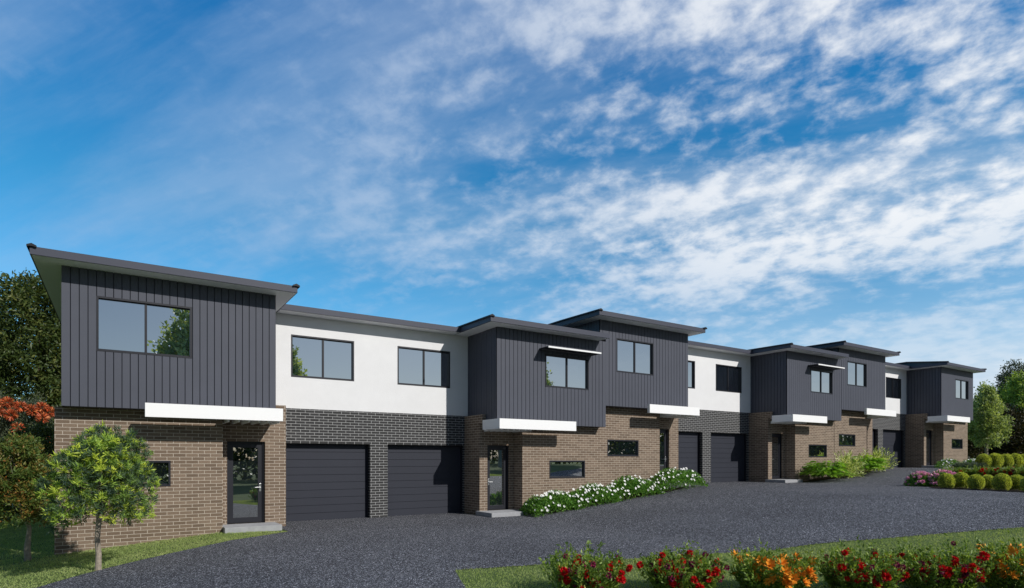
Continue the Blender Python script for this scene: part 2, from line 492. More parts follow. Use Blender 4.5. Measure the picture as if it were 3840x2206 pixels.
def awning(parent, x0, x1, z):
    b = MB()
    b.box(x0, x1, 16.45, 16.485, z, z + 0.055)
    a = b.build('awning', PAINT, parent, bevel=0.002)
    f = MB()
    f.box(x0, x0 + 0.03, 16.487, 16.998, z + 0.003, z + 0.05); f.box(x1 - 0.03, x1, 16.487, 16.998, z + 0.003, z + 0.05)
    yy = 16.5
    while yy < 16.97:
        f.poly([(x0 + 0.03, yy, z + 0.006), (x1 - 0.03, yy, z + 0.006), (x1 - 0.03, yy + 0.045, z + 0.042), (x0 + 0.03, yy + 0.045, z + 0.042)])
        yy += 0.04
    fo = f.build('louvres', FRAME, parent); fo.parent = a
    return a

def left_house(p, label):
    X, Z = DX[p], DZ[p]
    first = p == 0
    root = empty('townhouse', (X + 3.0, YM, Z), label, 'townhouse', HOUSE_GROUP)
    xl = -1.272 if first else -1.008
    # brown brick: main wall, entry recess, pier
    w = MB()
    hole = (X - 0.585, X + 1.06, Z + 1.234, Z + 1.878)
    w.wall_y(X + xl, X + 2.247, Z - 1.6, Z + CB, YM, [hole], 0.1)
    w.poly([(X + 2.247, YM, Z - 1.0), (X + 2.247, YE, Z - 1.0), (X + 2.247, YE, Z + CB), (X + 2.247, YM, Z + CB)])
    dh = (X + 2.425, X + 3.396, Z + 0.15, Z + 2.405)
    w.wall_y(X + 2.247, X + 3.953, Z - 0.5, Z + 3.20, YE, [dh], 0.2)
    w.poly([(X + 3.953, YE, Z - 0.5), (X + 3.953, YG, Z - 0.5), (X + 3.953, YG, Z + 3.445), (X + 3.953, YE, Z + 3.445)])
    w.poly([(X + 3.49, YE, Z + 3.20), (X + 3.953, YE, Z + 3.20), (X + 3.953, YE, Z + 3.445), (X + 3.49, YE, Z + 3.445)])
    w.poly([(X + 3.49, YE, Z + 3.445), (X + 3.953, YE, Z + 3.445), (X + 3.953, YG, Z + 3.445), (X + 3.49, YG, Z + 3.445)])
    if first:
        w.poly([(X + xl, YB, Z - 1.6), (X + xl, YM, Z - 1.6), (X + xl, YM, Z + CB), (X + xl, YB, Z + CB)])
        w.poly([(X + xl, YM, Z + CB), (X - 1.0, YM, Z + CB), (X - 1.0, YB, Z + CB), (X + xl, YB, Z + CB)])
    rw = MB(); rw.box(X + xl + 0.01, X + 7.116, YB, YB + 0.1, Z - 1.6, Z + SO)
    rw.build('rear_wall', BROWN, root)
    w.build('brick_wall', BROWN, root)
    d = MB()
    gh = (X + 3.953, X + 6.815, Z - 0.0, Z + 2.405)
    d.wall_y(X + 3.953, X + 7.116, Z - 0.0, Z + 3.46, YG, [gh], 0.26)
    d.build('garage_wall', DARKB, root)
    garage_door(root, X + 3.953, X + 6.815, Z, Z + 2.405)
    r = MB()
    wh = (X + 4.337, X + 6.288, Z + 4.414, Z + 5.703)
    r.wall_y(X + 3.40, X + 7.116, Z + 3.462, Z + SO, YG - 0.006, [wh], 0.1)
    r.build('rendered_wall', WHITE, root)
    window(root, *wh, YG - 0.006)
    window(root, *hole, YM, panes=1)
    front_door(root, *dh, YE, 1)
    c = MB()
    ch = (X - 0.470, X + 1.503, Z + 4.425, Z + 5.710)
    if first:
        boards(c, X - 1.118, X + 3.487, Z + CB, Z + SO, YC, [ch])
        boards_x(c, X - 1.118, YC, YB, Z + CB, Z + SO)
    else:
        boards(c, X - 1.008, X + 3.50, Z + CB, Z + SO, YC, [ch])
        boards(c, X - 1.291, X - 1.010, Z + 5.70, Z + SO, YC)
        boards_x(c, X - 1.291, YC, 24.0, Z + 5.68, Z + SO)
    xa = -1.118 if first else -1.008
    c.poly([(X + 3.49, YC, Z + CB), (X + 3.49, YG, Z + CB), (X + 3.49, YG, Z + SO), (X + 3.49, YC, Z + SO)])
    c.poly([(X + xa, YM + 0.6, Z + CB), (X + 3.49, YM + 0.6, Z + CB), (X + 3.49, YC, Z + CB), (X + xa, YC, Z + CB)])
    c.build('cladding_wall', CLAD, root)
    window(root, *ch, YC)
    roof(root, X + (-1.63 if first else -1.79), X + 3.925, 16.46, YB + 0.3, Z + SO, 0.012)
    link_roof(root, X + 3.928, X + 7.116, Z + SO)
    ca = [(0.488, 3.595), (0.90, 3.757), (0.74, 3.90)][p]
    canopy(root, X + ca[0], X + ca[1], X + 2.25, X + ca[1] - 0.02, Z, False)
    s = MB(); s.box(X + 2.25, X + 3.66, 17.02, YE + 0.1, Z - 0.3, Z + 0.15)
    s.build('doorstep', CONC, root, bevel=0.006)
    return root

def right_house(p, label):
    X, Z = DX[p], DZ[p]
    last = p == 2
    root = empty('townhouse', (X + 11.5, YM, Z), label, 'townhouse', HOUSE_GROUP)
    xr = 15.28 if last else 15.186
    xc = 15.073 if last else 15.186
    w = MB()
    hole = ((X + 12.86, X + 14.51, Z + 1.234, Z + 1.878))
    w.wall_y(X + 11.697, X + xr, Z - 1.0, Z + CB, YM, [hole], 0.1)
    w.poly([(X + 11.697, YE, Z - 0.5), (X + 11.697, YM, Z - 0.5), (X + 11.697, YM, Z + CB), (X + 11.697, YE, Z + CB)])
    dh = (X + 10.609, X + 11.515, Z + 0.15, Z + 2.405)
    w.wall_y(X + 10.297, X + 11.697, Z - 0.5, Z + CB, YE, [dh], 0.2)
    w.wall_x(X + 10.297, YE, YG, Z - 0.5, Z + CB)
    w.box(X + 10.297, X + 10.427, 17.735, YG, Z + CB, Z + 3.445, skip='r')
    w.poly([(X + 10.297, 17.735, Z + CB), (X + 10.427, 17.735, Z + CB), (X + 10.427, YE, Z + CB), (X + 10.297, YE, Z + CB)])
    if last:
        w.poly([(X + xr, YM, Z - 1.0), (X + xr, YB, Z - 1.0), (X + xr, YB, Z + CB), (X + xr, YM, Z + CB)])
        w.poly([(X + 15.0, YM, Z + CB), (X + xr, YM, Z + CB), (X + xr, YB, Z + CB), (X + 15.0, YB, Z + CB)])
    rw = MB(); rw.box(X + 7.118, X + xr - 0.01, YB, YB + 0.1, Z - 1.6, Z + SO)
    rw.build('rear_wall', BROWN, root)
    w.build('brick_wall', BROWN, root)
    d = MB()
    gh = (X + 7.417, X + 10.296, Z - 0.0, Z + 2.405)
    d.wall_y(X + 7.116, X + 10.297, Z - 0.0, Z + 3.46, YG, [gh], 0.26)
    d.build('garage_wall', DARKB, root)
    garage_door(root, X + 7.417, X + 10.296, Z, Z + 2.405)
    r = MB()
    wh = (X + 7.760, X + 9.722, Z + 4.414, Z + 5.703)
    r.wall_y(X + 7.116, X + 10.46, Z + 3.462, Z + SO, YG - 0.006, [wh], 0.1)
    r.build('rendered_wall', WHITE, root)
    window(root, *wh, YG - 0.006)
    window(root, *hole, YM, panes=1)
    front_door(root, *dh, YE, -1)
    c = MB()
    ch = (X + 12.404, X + 14.37, Z + 4.44, Z + (5.70 if last else 5.595))
    boards(c, X + 10.429, X + xc, Z + CB, Z + SO, YC, [ch])
    boards_x(c, X + 10.429, YC, YG + 0.2, Z + CB, Z + SO)
    c.poly([(X + 10.43, YE + 0.2, Z + CB), (X + xc, YE + 0.2, Z + CB), (X + xc, YC, Z + CB), (X + 10.43, YC, Z + CB)])
    if last:
        boards_x(c, X + xc, YC, YB, Z + CB, Z + SO, sgn=1)
    c.build('cladding_wall', CLAD, root)
    window(root, *ch, YC)
    rr = roof(root, X + 9.87, X + (15.52 if last else 14.90), 16.46, YB + 0.3, Z + SO, 0.115 if last else 0.012, right_cap=last, infill=last)
    link_roof(root, X + 7.116, X + 9.867, Z + SO)
    ca = [(10.298, 13.472), (10.298, 13.19), (10.298, 13.56)][p]
    canopy(root, X + ca[0], X + ca[1], X + 10.42, X + 11.69, Z, True)
    if p < 2: awning(root, X + 12.14, X + 14.49, Z + 5.70)
    s = MB(); s.box(X + 10.2, X + 11.62, 16.95, YE + 0.1, Z - 0.3, Z + 0.15)
    s.build('doorstep', CONC, root, bevel=0.006)
    return root

left_house(0, 'largest end townhouse with wide charcoal upper storey behind the small round-crowned tree')
right_house(0, 'townhouse with a window awning, its doorstep beside the white-flowering bed')
left_house(1, 'townhouse whose front door is half hidden by the white-flowering bed')
right_house(1, 'smaller townhouse with a window awning, its doorstep beside the leafy split-leaf plants')
left_house(2, 'townhouse whose entry is hidden by a variegated shrub, between the second awning and last house')
right_house(2, 'farthest end townhouse beside the lavender bed and the right-hand trees')

# ------------------------------------------------------------------ foliage tools
def unit(v):
    return v / np.maximum(np.linalg.norm(v, axis=-1, keepdims=True), 1e-9)

def leaf_object(name, P, D, L, W, mat, parent, var=None, fold=0.25, droop=0.0, rng=RNG, face=None):
    """one mesh of many small folded leaves: P base points, D directions (relative to the parent's origin)"""
    n = len(P)
    D = unit(D)
    R = rng.normal(size=(n, 3)) if face is None else face + 0.5 * rng.normal(size=(n, 3))
    S = unit(np.cross(D, R)); U = np.cross(S, D)
    L = np.broadcast_to(np.asarray(L, float), (n,))[:, None]; W = np.broadcast_to(np.asarray(W, float), (n,))[:, None]
    mid = P + D * L * 0.5
    tip = P + D * L + np.array([0, 0, -1.0]) * L * droop
    a = mid + S * W * 0.5 + U * W * fold; b = mid - S * W * 0.5 + U * W * fold
    V = np.stack([P, a, tip, b], axis=1).reshape(-1, 3)
    me = bpy.data.meshes.new(name)
    me.vertices.add(4 * n); me.loops.add(6 * n); me.polygons.add(2 * n)
    me.vertices.foreach_set('co', V.ravel())
    base = np.arange(n) * 4
    loops = np.stack([base, base + 1, base + 2, base, base + 2, base + 3], axis=1).ravel()
    me.loops.foreach_set('vertex_index', loops.astype(np.int32))
    me.polygons.foreach_set('loop_start', (np.arange(2 * n) * 3).astype(np.int32))
    me.update(calc_edges=True)
    at = me.attributes.new('var', 'FLOAT', 'POINT')
    if var is None: var = rng.random(n)
    at.data.foreach_set('value', np.repeat(np.clip(var, 0, 1), 4).astype(np.float32))
    me.materials.append(mat)
    o = bpy.data.objects.new(name, me); COL.objects.link(o)
    if parent: o.parent = parent
    return o

def tube(mb, pts, rads, seg=8):
    rings = []
    for i, p in enumerate(pts):
        p = Vector(p)
        d = (Vector(pts[min(i + 1, len(pts) - 1)]) - Vector(pts[max(i - 1, 0)])).normalized()
        s = d.cross(Vector((0.3, 0.9, 0.1))).normalized(); u = s.cross(d)
        rings.append([p + (s * math.cos(2 * math.pi * k / seg) + u * math.sin(2 * math.pi * k / seg)) * rads[i] for k in range(seg)])
    for a, b in zip(rings, rings[1:]):
        for k in range(seg):
            mb.poly([a[k], a[(k + 1) % seg], b[(k + 1) % seg], b[k]])
    mb.poly(rings[-1])

def lump_field(rng, n=14):
    return unit(rng.normal(size=(n, 3))), rng.uniform(0.55, 1.25, n)

def crown_clusters(rng, n, rx, ry, rz, cz, lumps, inner=0.35, bottom=-1.0, profile=None, contrast=None, cx=0.0):
    """cluster centres through an uneven crown, most of them near its surface"""
    ld, la = lumps
    out = []
    while len(out) < n:
        d = unit(rng.normal(size=(1, 3)))[0]
        if d[2] < bottom: continue
        k = (0.72 if contrast is None else 0.72 - contrast) + (0.30 + 2.2 * (contrast or 0)) * max((float(np.dot(d, ld[i])) ** 3 if np.dot(d, ld[i]) > 0 else 0) * la[i] for i in range(len(la)))
        r = (inner + (1 - inner) * rng.random() ** 0.45) * k
        q = d * r
        if profile: 
            f = profile(q[2]); q = np.array([q[0] * f, q[1] * f, q[2]])
        out.append([cx + q[0] * rx, q[1] * ry, cz + q[2] * rz])
    return np.array(out)

def rosette(rng, C, per, spread, L, W, up=0.3, out_c=None, outward=0.8, patch=0.55):
    """leaves round each cluster centre; returns P, D, L, W, var"""
    n = len(C) * per
    c = np.repeat(C, per, axis=0)
    D = rng.normal(size=(n, 3))
    if out_c is not None: D += outward * unit(c - out_c) * 1.2
    D[:, 2] += up
    D = unit(D)
    P = c + rng.normal(size=(n, 3)) * spread
    l = L * rng.uniform(0.6, 1.2, n); w = W * rng.uniform(0.7, 1.2, n)
    var = np.clip(np.repeat(rng.random(len(C)), per) * patch + rng.random(n) * (1 - patch), 0, 1)
    return P, D, l, w, var

def make_tree(name, loc, label, cat, group, trunk_pts, trunk_r, crown, leaf, mat, bark, seed, branches=8, bscale=1.0):
    rng = np.random.default_rng(seed)
    root = empty(name, loc, label, cat, group)
    t = MB()
    base = Vector(loc)
    tp = [base + Vector(p) for p in trunk_pts]
    tube(t, tp, trunk_r, 10)
    C = crown_clusters(rng, **crown)
    # limbs reach from the trunk into the crown
    for i in range(branches):
        k = rng.integers(0, len(C)); q = base + Vector(C[k])
        h = rng.uniform(0.58, 0.97); j = min(int(h * (len(tp) - 1)), len(tp) - 2)
        a = tp[j].lerp(tp[j + 1], h * (len(tp) - 1) - j)
        m = a.lerp(q, 0.5) + Vector((0, 0, -0.06 * (q - a).length))
        r0 = trunk_r[-1] * 0.75 * bscale
        tube(t, [a, m, q], [r0, r0 * 0.6, r0 * 0.2], 6)
    t.build('trunk', bark, root, smooth=True)
    cc = np.array([0, 0, crown['cz'] - 0.35 * crown['rz']])
    P, D, l, w, var = rosette(rng, C, leaf['per'], leaf['spread'], leaf['L'], leaf['W'], leaf.get('up', 0.3), cc, leaf.get('outward', 0.8), leaf.get('patch', 0.55))
    leaf_object('crown', P, D, l, w, mat, root, var, droop=leaf.get('droop', 0.0), rng=rng)
    return root

LF_LIME = mat_leaf('leaf_lime', [(0.0, (0.045, 0.078, 0.058)), (0.45, (0.095, 0.155, 0.075)), (0.62, (0.28, 0.44, 0.08)), (1.0, (0.70, 0.76, 0.09))], 0.3)
LF_DARK = mat_leaf('leaf_dark', [(0.0, (0.022, 0.040, 0.013)), (0.6, (0.070, 0.105, 0.026)), (1.0, (0.18, 0.19, 0.048))], 0.25)
LF_RUST = mat_leaf('leaf_rust', [(0.0, (0.032, 0.062, 0.017)), (0.5, (0.11, 0.17, 0.034)), (0.78, (0.24, 0.17, 0.042)), (1.0, (0.48, 0.18, 0.05))], 0.25)
LF_GREY = mat_leaf('leaf_grey_green', [(0.0, (0.030, 0.044, 0.030)), (0.6, (0.085, 0.11, 0.062)), (1.0, (0.19, 0.20, 0.11))], 0.2)
LF_SOFT = mat_leaf('leaf_soft_green', [(0.0, (0.11, 0.165, 0.065)), (0.5, (0.30, 0.375, 0.16)), (1.0, (0.60, 0.65, 0.33))], 0.42)
LF_MID = mat_leaf('leaf_mid_green', [(0.0, (0.08, 0.14, 0.03)), (0.5, (0.25, 0.35, 0.075)), (1.0, (0.50, 0.58, 0.14))], 0.4)
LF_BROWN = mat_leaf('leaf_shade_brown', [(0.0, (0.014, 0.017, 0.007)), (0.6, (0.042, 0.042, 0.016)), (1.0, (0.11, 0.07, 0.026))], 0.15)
LF_BOX = mat_leaf('leaf_box', [(0.0, (0.09, 0.12, 0.035)), (0.5, (0.42, 0.50, 0.10)), (1.0, (0.88, 0.88, 0.22))], 0.42)
LF_SHRUB = mat_leaf('leaf_shrub', [(0.0, (0.055, 0.10, 0.018)), (0.5, (0.17, 0.27, 0.045)), (0.9, (0.36, 0.46, 0.09)), (1.0, (0.50, 0.56, 0.15))], 0.3)
LF_CRANE = mat_leaf('leaf_cranesbill', [(0.0, (0.045, 0.13, 0.022)), (0.6, (0.13, 0.30, 0.05)), (1.0, (0.26, 0.47, 0.09))], 0.3)
LF_PHILO = mat_leaf('leaf_philodendron', [(0.0, (0.06, 0.16, 0.016)), (0.6, (0.20, 0.40, 0.045)), (1.0, (0.40, 0.58, 0.09))], 0.4)
LF_VARI = mat_leaf('leaf_variegated', [(0.0, (0.13, 0.20, 0.04)), (0.45, (0.40, 0.50, 0.15)), (1.0, (0.90, 0.92, 0.52))], 0.3)
LF_LAV = mat_leaf('leaf_lavender', [(0.0, (0.08, 0.14, 0.08)), (0.6, (0.16, 0.20, 0.17)), (1.0, (0.28, 0.28, 0.46))], 0.2)
LF_GRASS = mat_leaf('grass_blade', [(0.0, (0.19, 0.27, 0.085)), (0.5, (0.36, 0.45, 0.16)), (1.0, (0.60, 0.62, 0.31))], 0.35, 0.6, 0.2)
FL_WHITE = mat_plain('petal_white', (0.82, 0.82, 0.80), 0.7, 0.2)
FL_RED = mat_plain('petal_red', (0.62, 0.008, 0.012), 0.6, 0.2)
FL_WINE = mat_plain('petal_wine', (0.24, 0.02, 0.075), 0.7, 0.2)
FL_ORANGE = mat_plain('petal_orange', (0.86, 0.33, 0.03), 0.6, 0.2, noise=0.3, nscale=40)
FL_PINK = mat_plain('petal_pink', (0.90, 0.46, 0.62), 0.6, 0.2, noise=0.35, nscale=30)
FL_GUM = mat_leaf('petal_gum_red', [(0.0, (0.09, 0.06, 0.02)), (0.3, (0.36, 0.07, 0.03)), (0.7, (0.66, 0.14, 0.05)), (1.0, (0.78, 0.30, 0.11))], 0.2)

# --- the small street tree in the lawn
def dome_profile(q):
    if q < 0: return min(1.5, (1 - min(abs(q), 0.97) ** 4) ** 0.25 / math.sqrt(1 - min(abs(q), 0.97) ** 2))
    return 1.0 - 0.12 * q
small = make_tree('small_tree', (-0.36, 14.03, gz(-0.36)), 'small tree with round yellow-green crown and pale trunk at the gravel edge', 'tree', None,
    [(0, 0, -0.05), (0.012, 0.0, 0.3), (-0.01, 0.0, 0.62), (0.015, 0, 0.95), (0.0, 0, 1.5), (0.03, 0, 2.0)], [0.060, 0.050, 0.047, 0.046, 0.035, 0.018],
    dict(n=1000, rx=0.82, ry=0.82, rz=1.14, cz=1.77, lumps=lump_field(np.random.default_rng(12), 15), inner=0.2, bottom=-0.84, profile=dome_profile, contrast=0.09, cx=0.03),
    dict(per=28, spread=0.022, L=0.105, W=0.020, up=0.35, outward=0.55, patch=0.85), LF_LIME, BARK, 21, branches=16)

# --- planting behind the left end of the row
make_tree('evergreen_tree', (-3.6, 40.5, gz(-3.6)), 'tall dark evergreen tree rising behind the largest end townhouse', 'tree', None,
    [(0, 0, -0.3), (0.1, 0, 3), (0, 0, 7), (0.1, 0, 10)], [0.35, 0.28, 0.18, 0.06],
    dict(n=1250, rx=3.1, ry=3.1, rz=6.2, cz=6.4, lumps=lump_field(np.random.default_rng(2), 16), inner=0.3, bottom=-1),
    dict(per=36, spread=0.20, L=0.30, W=0.10, up=-0.35, droop=0.2), LF_DARK, BARKD, 31, branches=18)
make_tree('evergreen_tree', (-8.4, 41.5, gz(-8.4)), 'lower dark evergreen tree at the left edge of the picture', 'tree', None,
    [(0, 0, -0.3), (0.1, 0, 2), (0, 0, 5)], [0.3, 0.24, 0.1],
    dict(n=1000, rx=3.6, ry=3.2, rz=4.2, cz=3.6, lumps=lump_field(np.random.default_rng(8), 14), inner=0.3, bottom=-1),
    dict(per=36, spread=0.20, L=0.30, W=0.10, up=-0.35, droop=0.2), LF_DARK, BARKD, 32, branches=12)
gum = make_tree('flowering_gum', (-4.0, 35.9, gz(-4.0)), 'bushy grey-green tree topped with orange-red blossom at the left edge', 'tree', None,
    [(0, 0, -0.2), (0.1, 0, 1), (0, 0, 2.6)], [0.16, 0.13, 0.05],
    dict(n=460, rx=2.0, ry=1.7, rz=2.7, cz=3.05, lumps=lump_field(np.random.default_rng(4), 12), inner=0.35, bottom=-1),
    dict(per=34, spread=0.12, L=0.16, W=0.05, up=0.1), LF_GREY, BARKD, 33, branches=10)
rg = np.random.default_rng(90)
BL = np.array([(-0.75, -0.9, 5.0), (-0.25, -1.2, 4.9), (0.2, -1.2, 4.75), (-1.2, -1.0, 4.75), (0.95, -1.1, 4.75), (1.25, -1.0, 4.55), (-0.55, -1.5, 4.5), (1.0, -1.4, 4.25), (-0.1, -1.5, 4.35), (-1.35, -1.2, 4.2), (1.35, -1.2, 3.3), (0.15, -1.6, 3.75), (0.9, -1.5, 2.9), (0.6, -1.3, 4.6), (-0.9, -1.5, 4.0)])
for b in BL:
    n = 150
    d = unit(rg.normal(size=(n, 3)))
    leaf_object('blossom', d * 0.08, d, 0.22, 0.055, FL_GUM, gum, rng=rg).location = b + np.array([0.05, 0, 0.1])
make_tree('rust_tipped_tree', (-1.98, 17.15, gz(-1.98)), 'rust-tipped glossy shrub tree on two pale stems at the corner of the brick wall', 'tree', None,
    [(0.26, 0, -0.1), (0.24, 0, 0.30), (0.28, 0, 0.75), (0.1, 0, 1.3), (0.0, 0, 1.9)], [0.075, 0.062, 0.042, 0.03, 0.012],
    dict(n=620, rx=0.86, ry=0.8, rz=1.12, cz=1.72, lumps=lump_field(np.random.default_rng(14), 12), inner=0.3, bottom=-0.85),
    dict(per=30, spread=0.045, L=0.085, W=0.034, up=0.4), LF_RUST, BARK, 34, branches=14)
for i, (x, y, rx, rz, lab) in enumerate([(-5.6, 27.5, 1.7, 1.5, 'low dark shrub at the left edge behind the rust-tipped tree'),
                                         (-2.9, 32.5, 1.5, 2.2, 'dark shrub tucked behind the brick corner of the largest townhouse'),
                                         (-7.6, 33.5, 2.3, 2.4, 'broad dark shrub under the lower evergreen at the left edge')]):
    make_tree('evergreen_shrub', (x, y, gz(x)), lab, 'shrub', 'dark shrubs behind the left lawn',
        [(0, 0, -0.1), (0.05, 0, 0.6), (0, 0, 1.4)], [0.1, 0.08, 0.03],
        dict(n=380, rx=rx, ry=1.4, rz=rz, cz=rz * 0.85, lumps=lump_field(np.random.default_rng(40 + i), 12), inner=0.35, bottom=-0.8),
        dict(per=34, spread=0.12, L=0.17, W=0.06, up=0.2), [LF_DARK, LF_DARK, LF_DARK][i], BARKD, 50 + i, branches=6)

# --- trees at the right end of the row
def spire(q):
    return 1.12 - 0.75 * max(0.0, q) ** 0.9 if q > 0 else 1.12
make_tree('maple_tree', (55.2, 18.9, gz(55.2)), 'pale green oval tree on a slim pale trunk beside the farthest townhouse', 'tree', None,
    [(0, 0, -0.2), (0, 0, 1.2), (0.05, 0, 2.6), (0, 0, 5.4)], [0.15, 0.11, 0.09, 0.03],
    dict(n=430, rx=1.20, ry=1.20, rz=2.95, cz=3.72, lumps=lump_field(np.random.default_rng(17), 22), inner=0.15, bottom=-0.86, profile=spire),
    dict(per=28, spread=0.12, L=0.18, W=0.10, up=0.35), LF_SOFT, BARK, 61, branches=30)
make_tree('spreading_tree', (78.5, 22.99, gz(78.5)), 'tall mid-green tree cut off by the right edge of the picture', 'tree', None,
    [(0, 0, -0.2), (0, 0, 3), (0.1, 0, 6), (0, 0, 10)], [0.36, 0.3, 0.22, 0.07],
    dict(n=800, rx=3.3, ry=3.3, rz=4.6, cz=4.9, lumps=lump_field(np.random.default_rng(19), 22), inner=0.25, bottom=-0.95),
    dict(per=34, spread=0.22, L=0.27, W=0.15, up=0.1), LF_MID, BARKD, 62, branches=20)
make_tree('spreading_tree', (89.7, 27.65, gz(89.7)), 'grey-green tree top showing behind the tall right-edge tree', 'tree', None,
    [(0, 0, -0.2), (0, 0, 3), (0.1, 0, 8)], [0.24, 0.2, 0.06],
    dict(n=560, rx=2.7, ry=2.7, rz=5.0, cz=7.0, lumps=lump_field(np.random.default_rng(23), 16), inner=0.25, bottom=-0.95),
    dict(per=32, spread=0.25, L=0.25, W=0.13, up=0.1), LF_GREY, BARKD, 63, branches=16)
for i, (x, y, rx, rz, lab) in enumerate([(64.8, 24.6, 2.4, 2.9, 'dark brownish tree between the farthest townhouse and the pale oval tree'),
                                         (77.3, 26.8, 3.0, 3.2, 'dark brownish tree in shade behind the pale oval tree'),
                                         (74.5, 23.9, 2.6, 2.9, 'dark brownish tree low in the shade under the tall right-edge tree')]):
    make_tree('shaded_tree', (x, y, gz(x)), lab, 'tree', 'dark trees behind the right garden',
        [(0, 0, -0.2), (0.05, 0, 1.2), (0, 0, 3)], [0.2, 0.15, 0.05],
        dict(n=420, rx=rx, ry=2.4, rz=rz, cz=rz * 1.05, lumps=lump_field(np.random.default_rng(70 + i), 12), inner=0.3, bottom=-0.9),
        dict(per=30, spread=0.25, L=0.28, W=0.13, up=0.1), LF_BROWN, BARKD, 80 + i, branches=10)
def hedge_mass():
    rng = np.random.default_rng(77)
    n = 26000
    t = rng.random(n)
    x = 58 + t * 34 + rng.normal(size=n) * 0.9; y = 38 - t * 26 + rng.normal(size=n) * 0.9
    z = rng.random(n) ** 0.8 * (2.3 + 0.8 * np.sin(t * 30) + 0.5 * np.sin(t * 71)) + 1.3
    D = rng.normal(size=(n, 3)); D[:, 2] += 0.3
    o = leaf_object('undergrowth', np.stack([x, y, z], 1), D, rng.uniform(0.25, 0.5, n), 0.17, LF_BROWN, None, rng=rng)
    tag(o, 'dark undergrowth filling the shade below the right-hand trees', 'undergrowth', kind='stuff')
hedge_mass()

# trees across the drive, seen in the window glass
tall = [o for o in bpy.data.objects if o.name == 'maple_tree'][0]
for (x, y, s, rz) in [(4.6, -16.0, 2.12, 0.4), (11.6, -17.0, 2.0, 2.0), (19.5, -16.5, 1.65, 3.3), (32.5, -16.0, 2.15, 1.1), (36.5, -18.0, 1.75, 5.0)]:
    t = tall.copy(); COL.objects.link(t)
    t.location = (x, y, gz(x)); t.rotation_euler = (0, 0, rz); t.scale = (s * 1.15, s * 1.15, s)
    tag(t, 'tall tree across the drive, mirrored in the house windows', 'tree', 'trees across the drive')
    for c in tall.children: copy_part(c, t)

def far_hedge():
    rng = np.random.default_rng(78)
    n = 46000
    t = rng.random(n)
    x = -25 + t * 185 + rng.normal(size=n) * 0.9; y = -27 + 2 * np.sin(t * 17) + 20 * np.clip((x - 40) / 45, 0, 1) + rng.normal(size=n) * 1.2
    z = rng.random(n) ** 0.8 * (5.0 + 1.6 * np.sin(t * 41) + 1.1 * np.sin(t * 97)) + np.interp(x, [p[0] for p in GX], [p[1] for p in GX])
    D = rng.normal(size=(n, 3)); D[:, 2] += 0.3
    o = leaf_object('hedgerow', np.stack([x, y, z], 1), D, rng.uniform(0.5, 0.9, n), 0.36, LF_DARK, None, rng=rng)
    tag(o, 'dense green hedgerow across the drive, mirrored in the low windows', 'hedge', kind='stuff')
far_hedge()

# --- clipped box balls
def box_ball_parts(seed):
    rng = np.random.default_rng(seed)
    n = 7600
    d = unit(rng.normal(size=(n, 3)))
    d = d[d[:, 2] > -0.75]; n = len(d)
    r = 1 - 0.10 * rng.random(n) ** 2 + 0.02 * np.sin(d[:, 0] * 9 + seed) + 0.02 * np.sin(d[:, 1] * 11 + 1.3 * seed)
    return d, r, rng
BALLS = []
for k in range(3):
    d, r, rng = box_ball_parts(100 + k)
    P = d * r[:, None] * 0.46; P[:, 2] = P[:, 2] * 1.08 + 0.46
    D = d + 0.9 * rng.normal(size=P.shape)
    o = leaf_object('foliage', P, D, rng.uniform(0.05, 0.085, len(P)), 0.032, LF_BOX, None, rng=rng)
    core = MB()
    for i in range(10):
        for j in range(6):
            def pt(a, b):
                th = 2 * math.pi * a / 10; ph = -0.7 + (math.pi / 2 + 0.7) * b / 6
                return (0.41 * math.cos(ph) * math.cos(th), 0.41 * math.cos(ph) * math.sin(th), 0.45 + 0.43 * math.sin(ph))
            core.poly([pt(i, j), pt(i + 1, j), pt(i + 1, j + 1), pt(i, j + 1)])
    BALLS.append((o, core))
CORE = mat_plain('twig_core', (0.075, 0.09, 0.02), 0.95, 0.1)
core_src = [c.build('twigs', CORE, None) for _, c in BALLS]
ords = ['first', 'second', 'third', 'fourth', 'fifth', 'sixth', 'seventh']
used = set()
def ball(x, y, size, k, label, group):
    e = empty('box_ball', (x, y, gz(x) + 0.01), label, 'topiary', group)
    for src in (BALLS[k][0], core_src[k]):
        if src.name in used:
            c = src.copy(); COL.objects.link(c)
        else:
            c = src; used.add(src.name)
        c.parent = e; c.scale = (size, size, size * 1.08); c.rotation_euler = (0, 0, x * 7.3)
    return e
front = [(26.11, 10.19), (26.79, 9.96), (26.22, 9.29), (26.67, 9.09), (26.04, 8.46), (26.44, 8.17), (25.73, 7.6)]
for i, (x, y) in enumerate(front):
    ball(x, y, [0.55, 0.58, 0.53, 0.51, 0.57, 0.53, 0.52][i], i % 3, f'clipped box ball at the front of the island bed, {ords[i]} from the pink flowers', 'box balls edging the island bed')
back = [(43.4, 15.0), (43.9, 14.6), (44.45, 14.25), (44.95, 13.95), (45.45, 13.65)]
for i, (x, y) in enumerate(back):
    ball(x, y, [0.80, 0.84, 0.80, 0.82, 0.8][i], (i + 1) % 3, f'clipped box ball on the far side of the road, {ords[i]} from the lavender', 'box balls beyond the road')

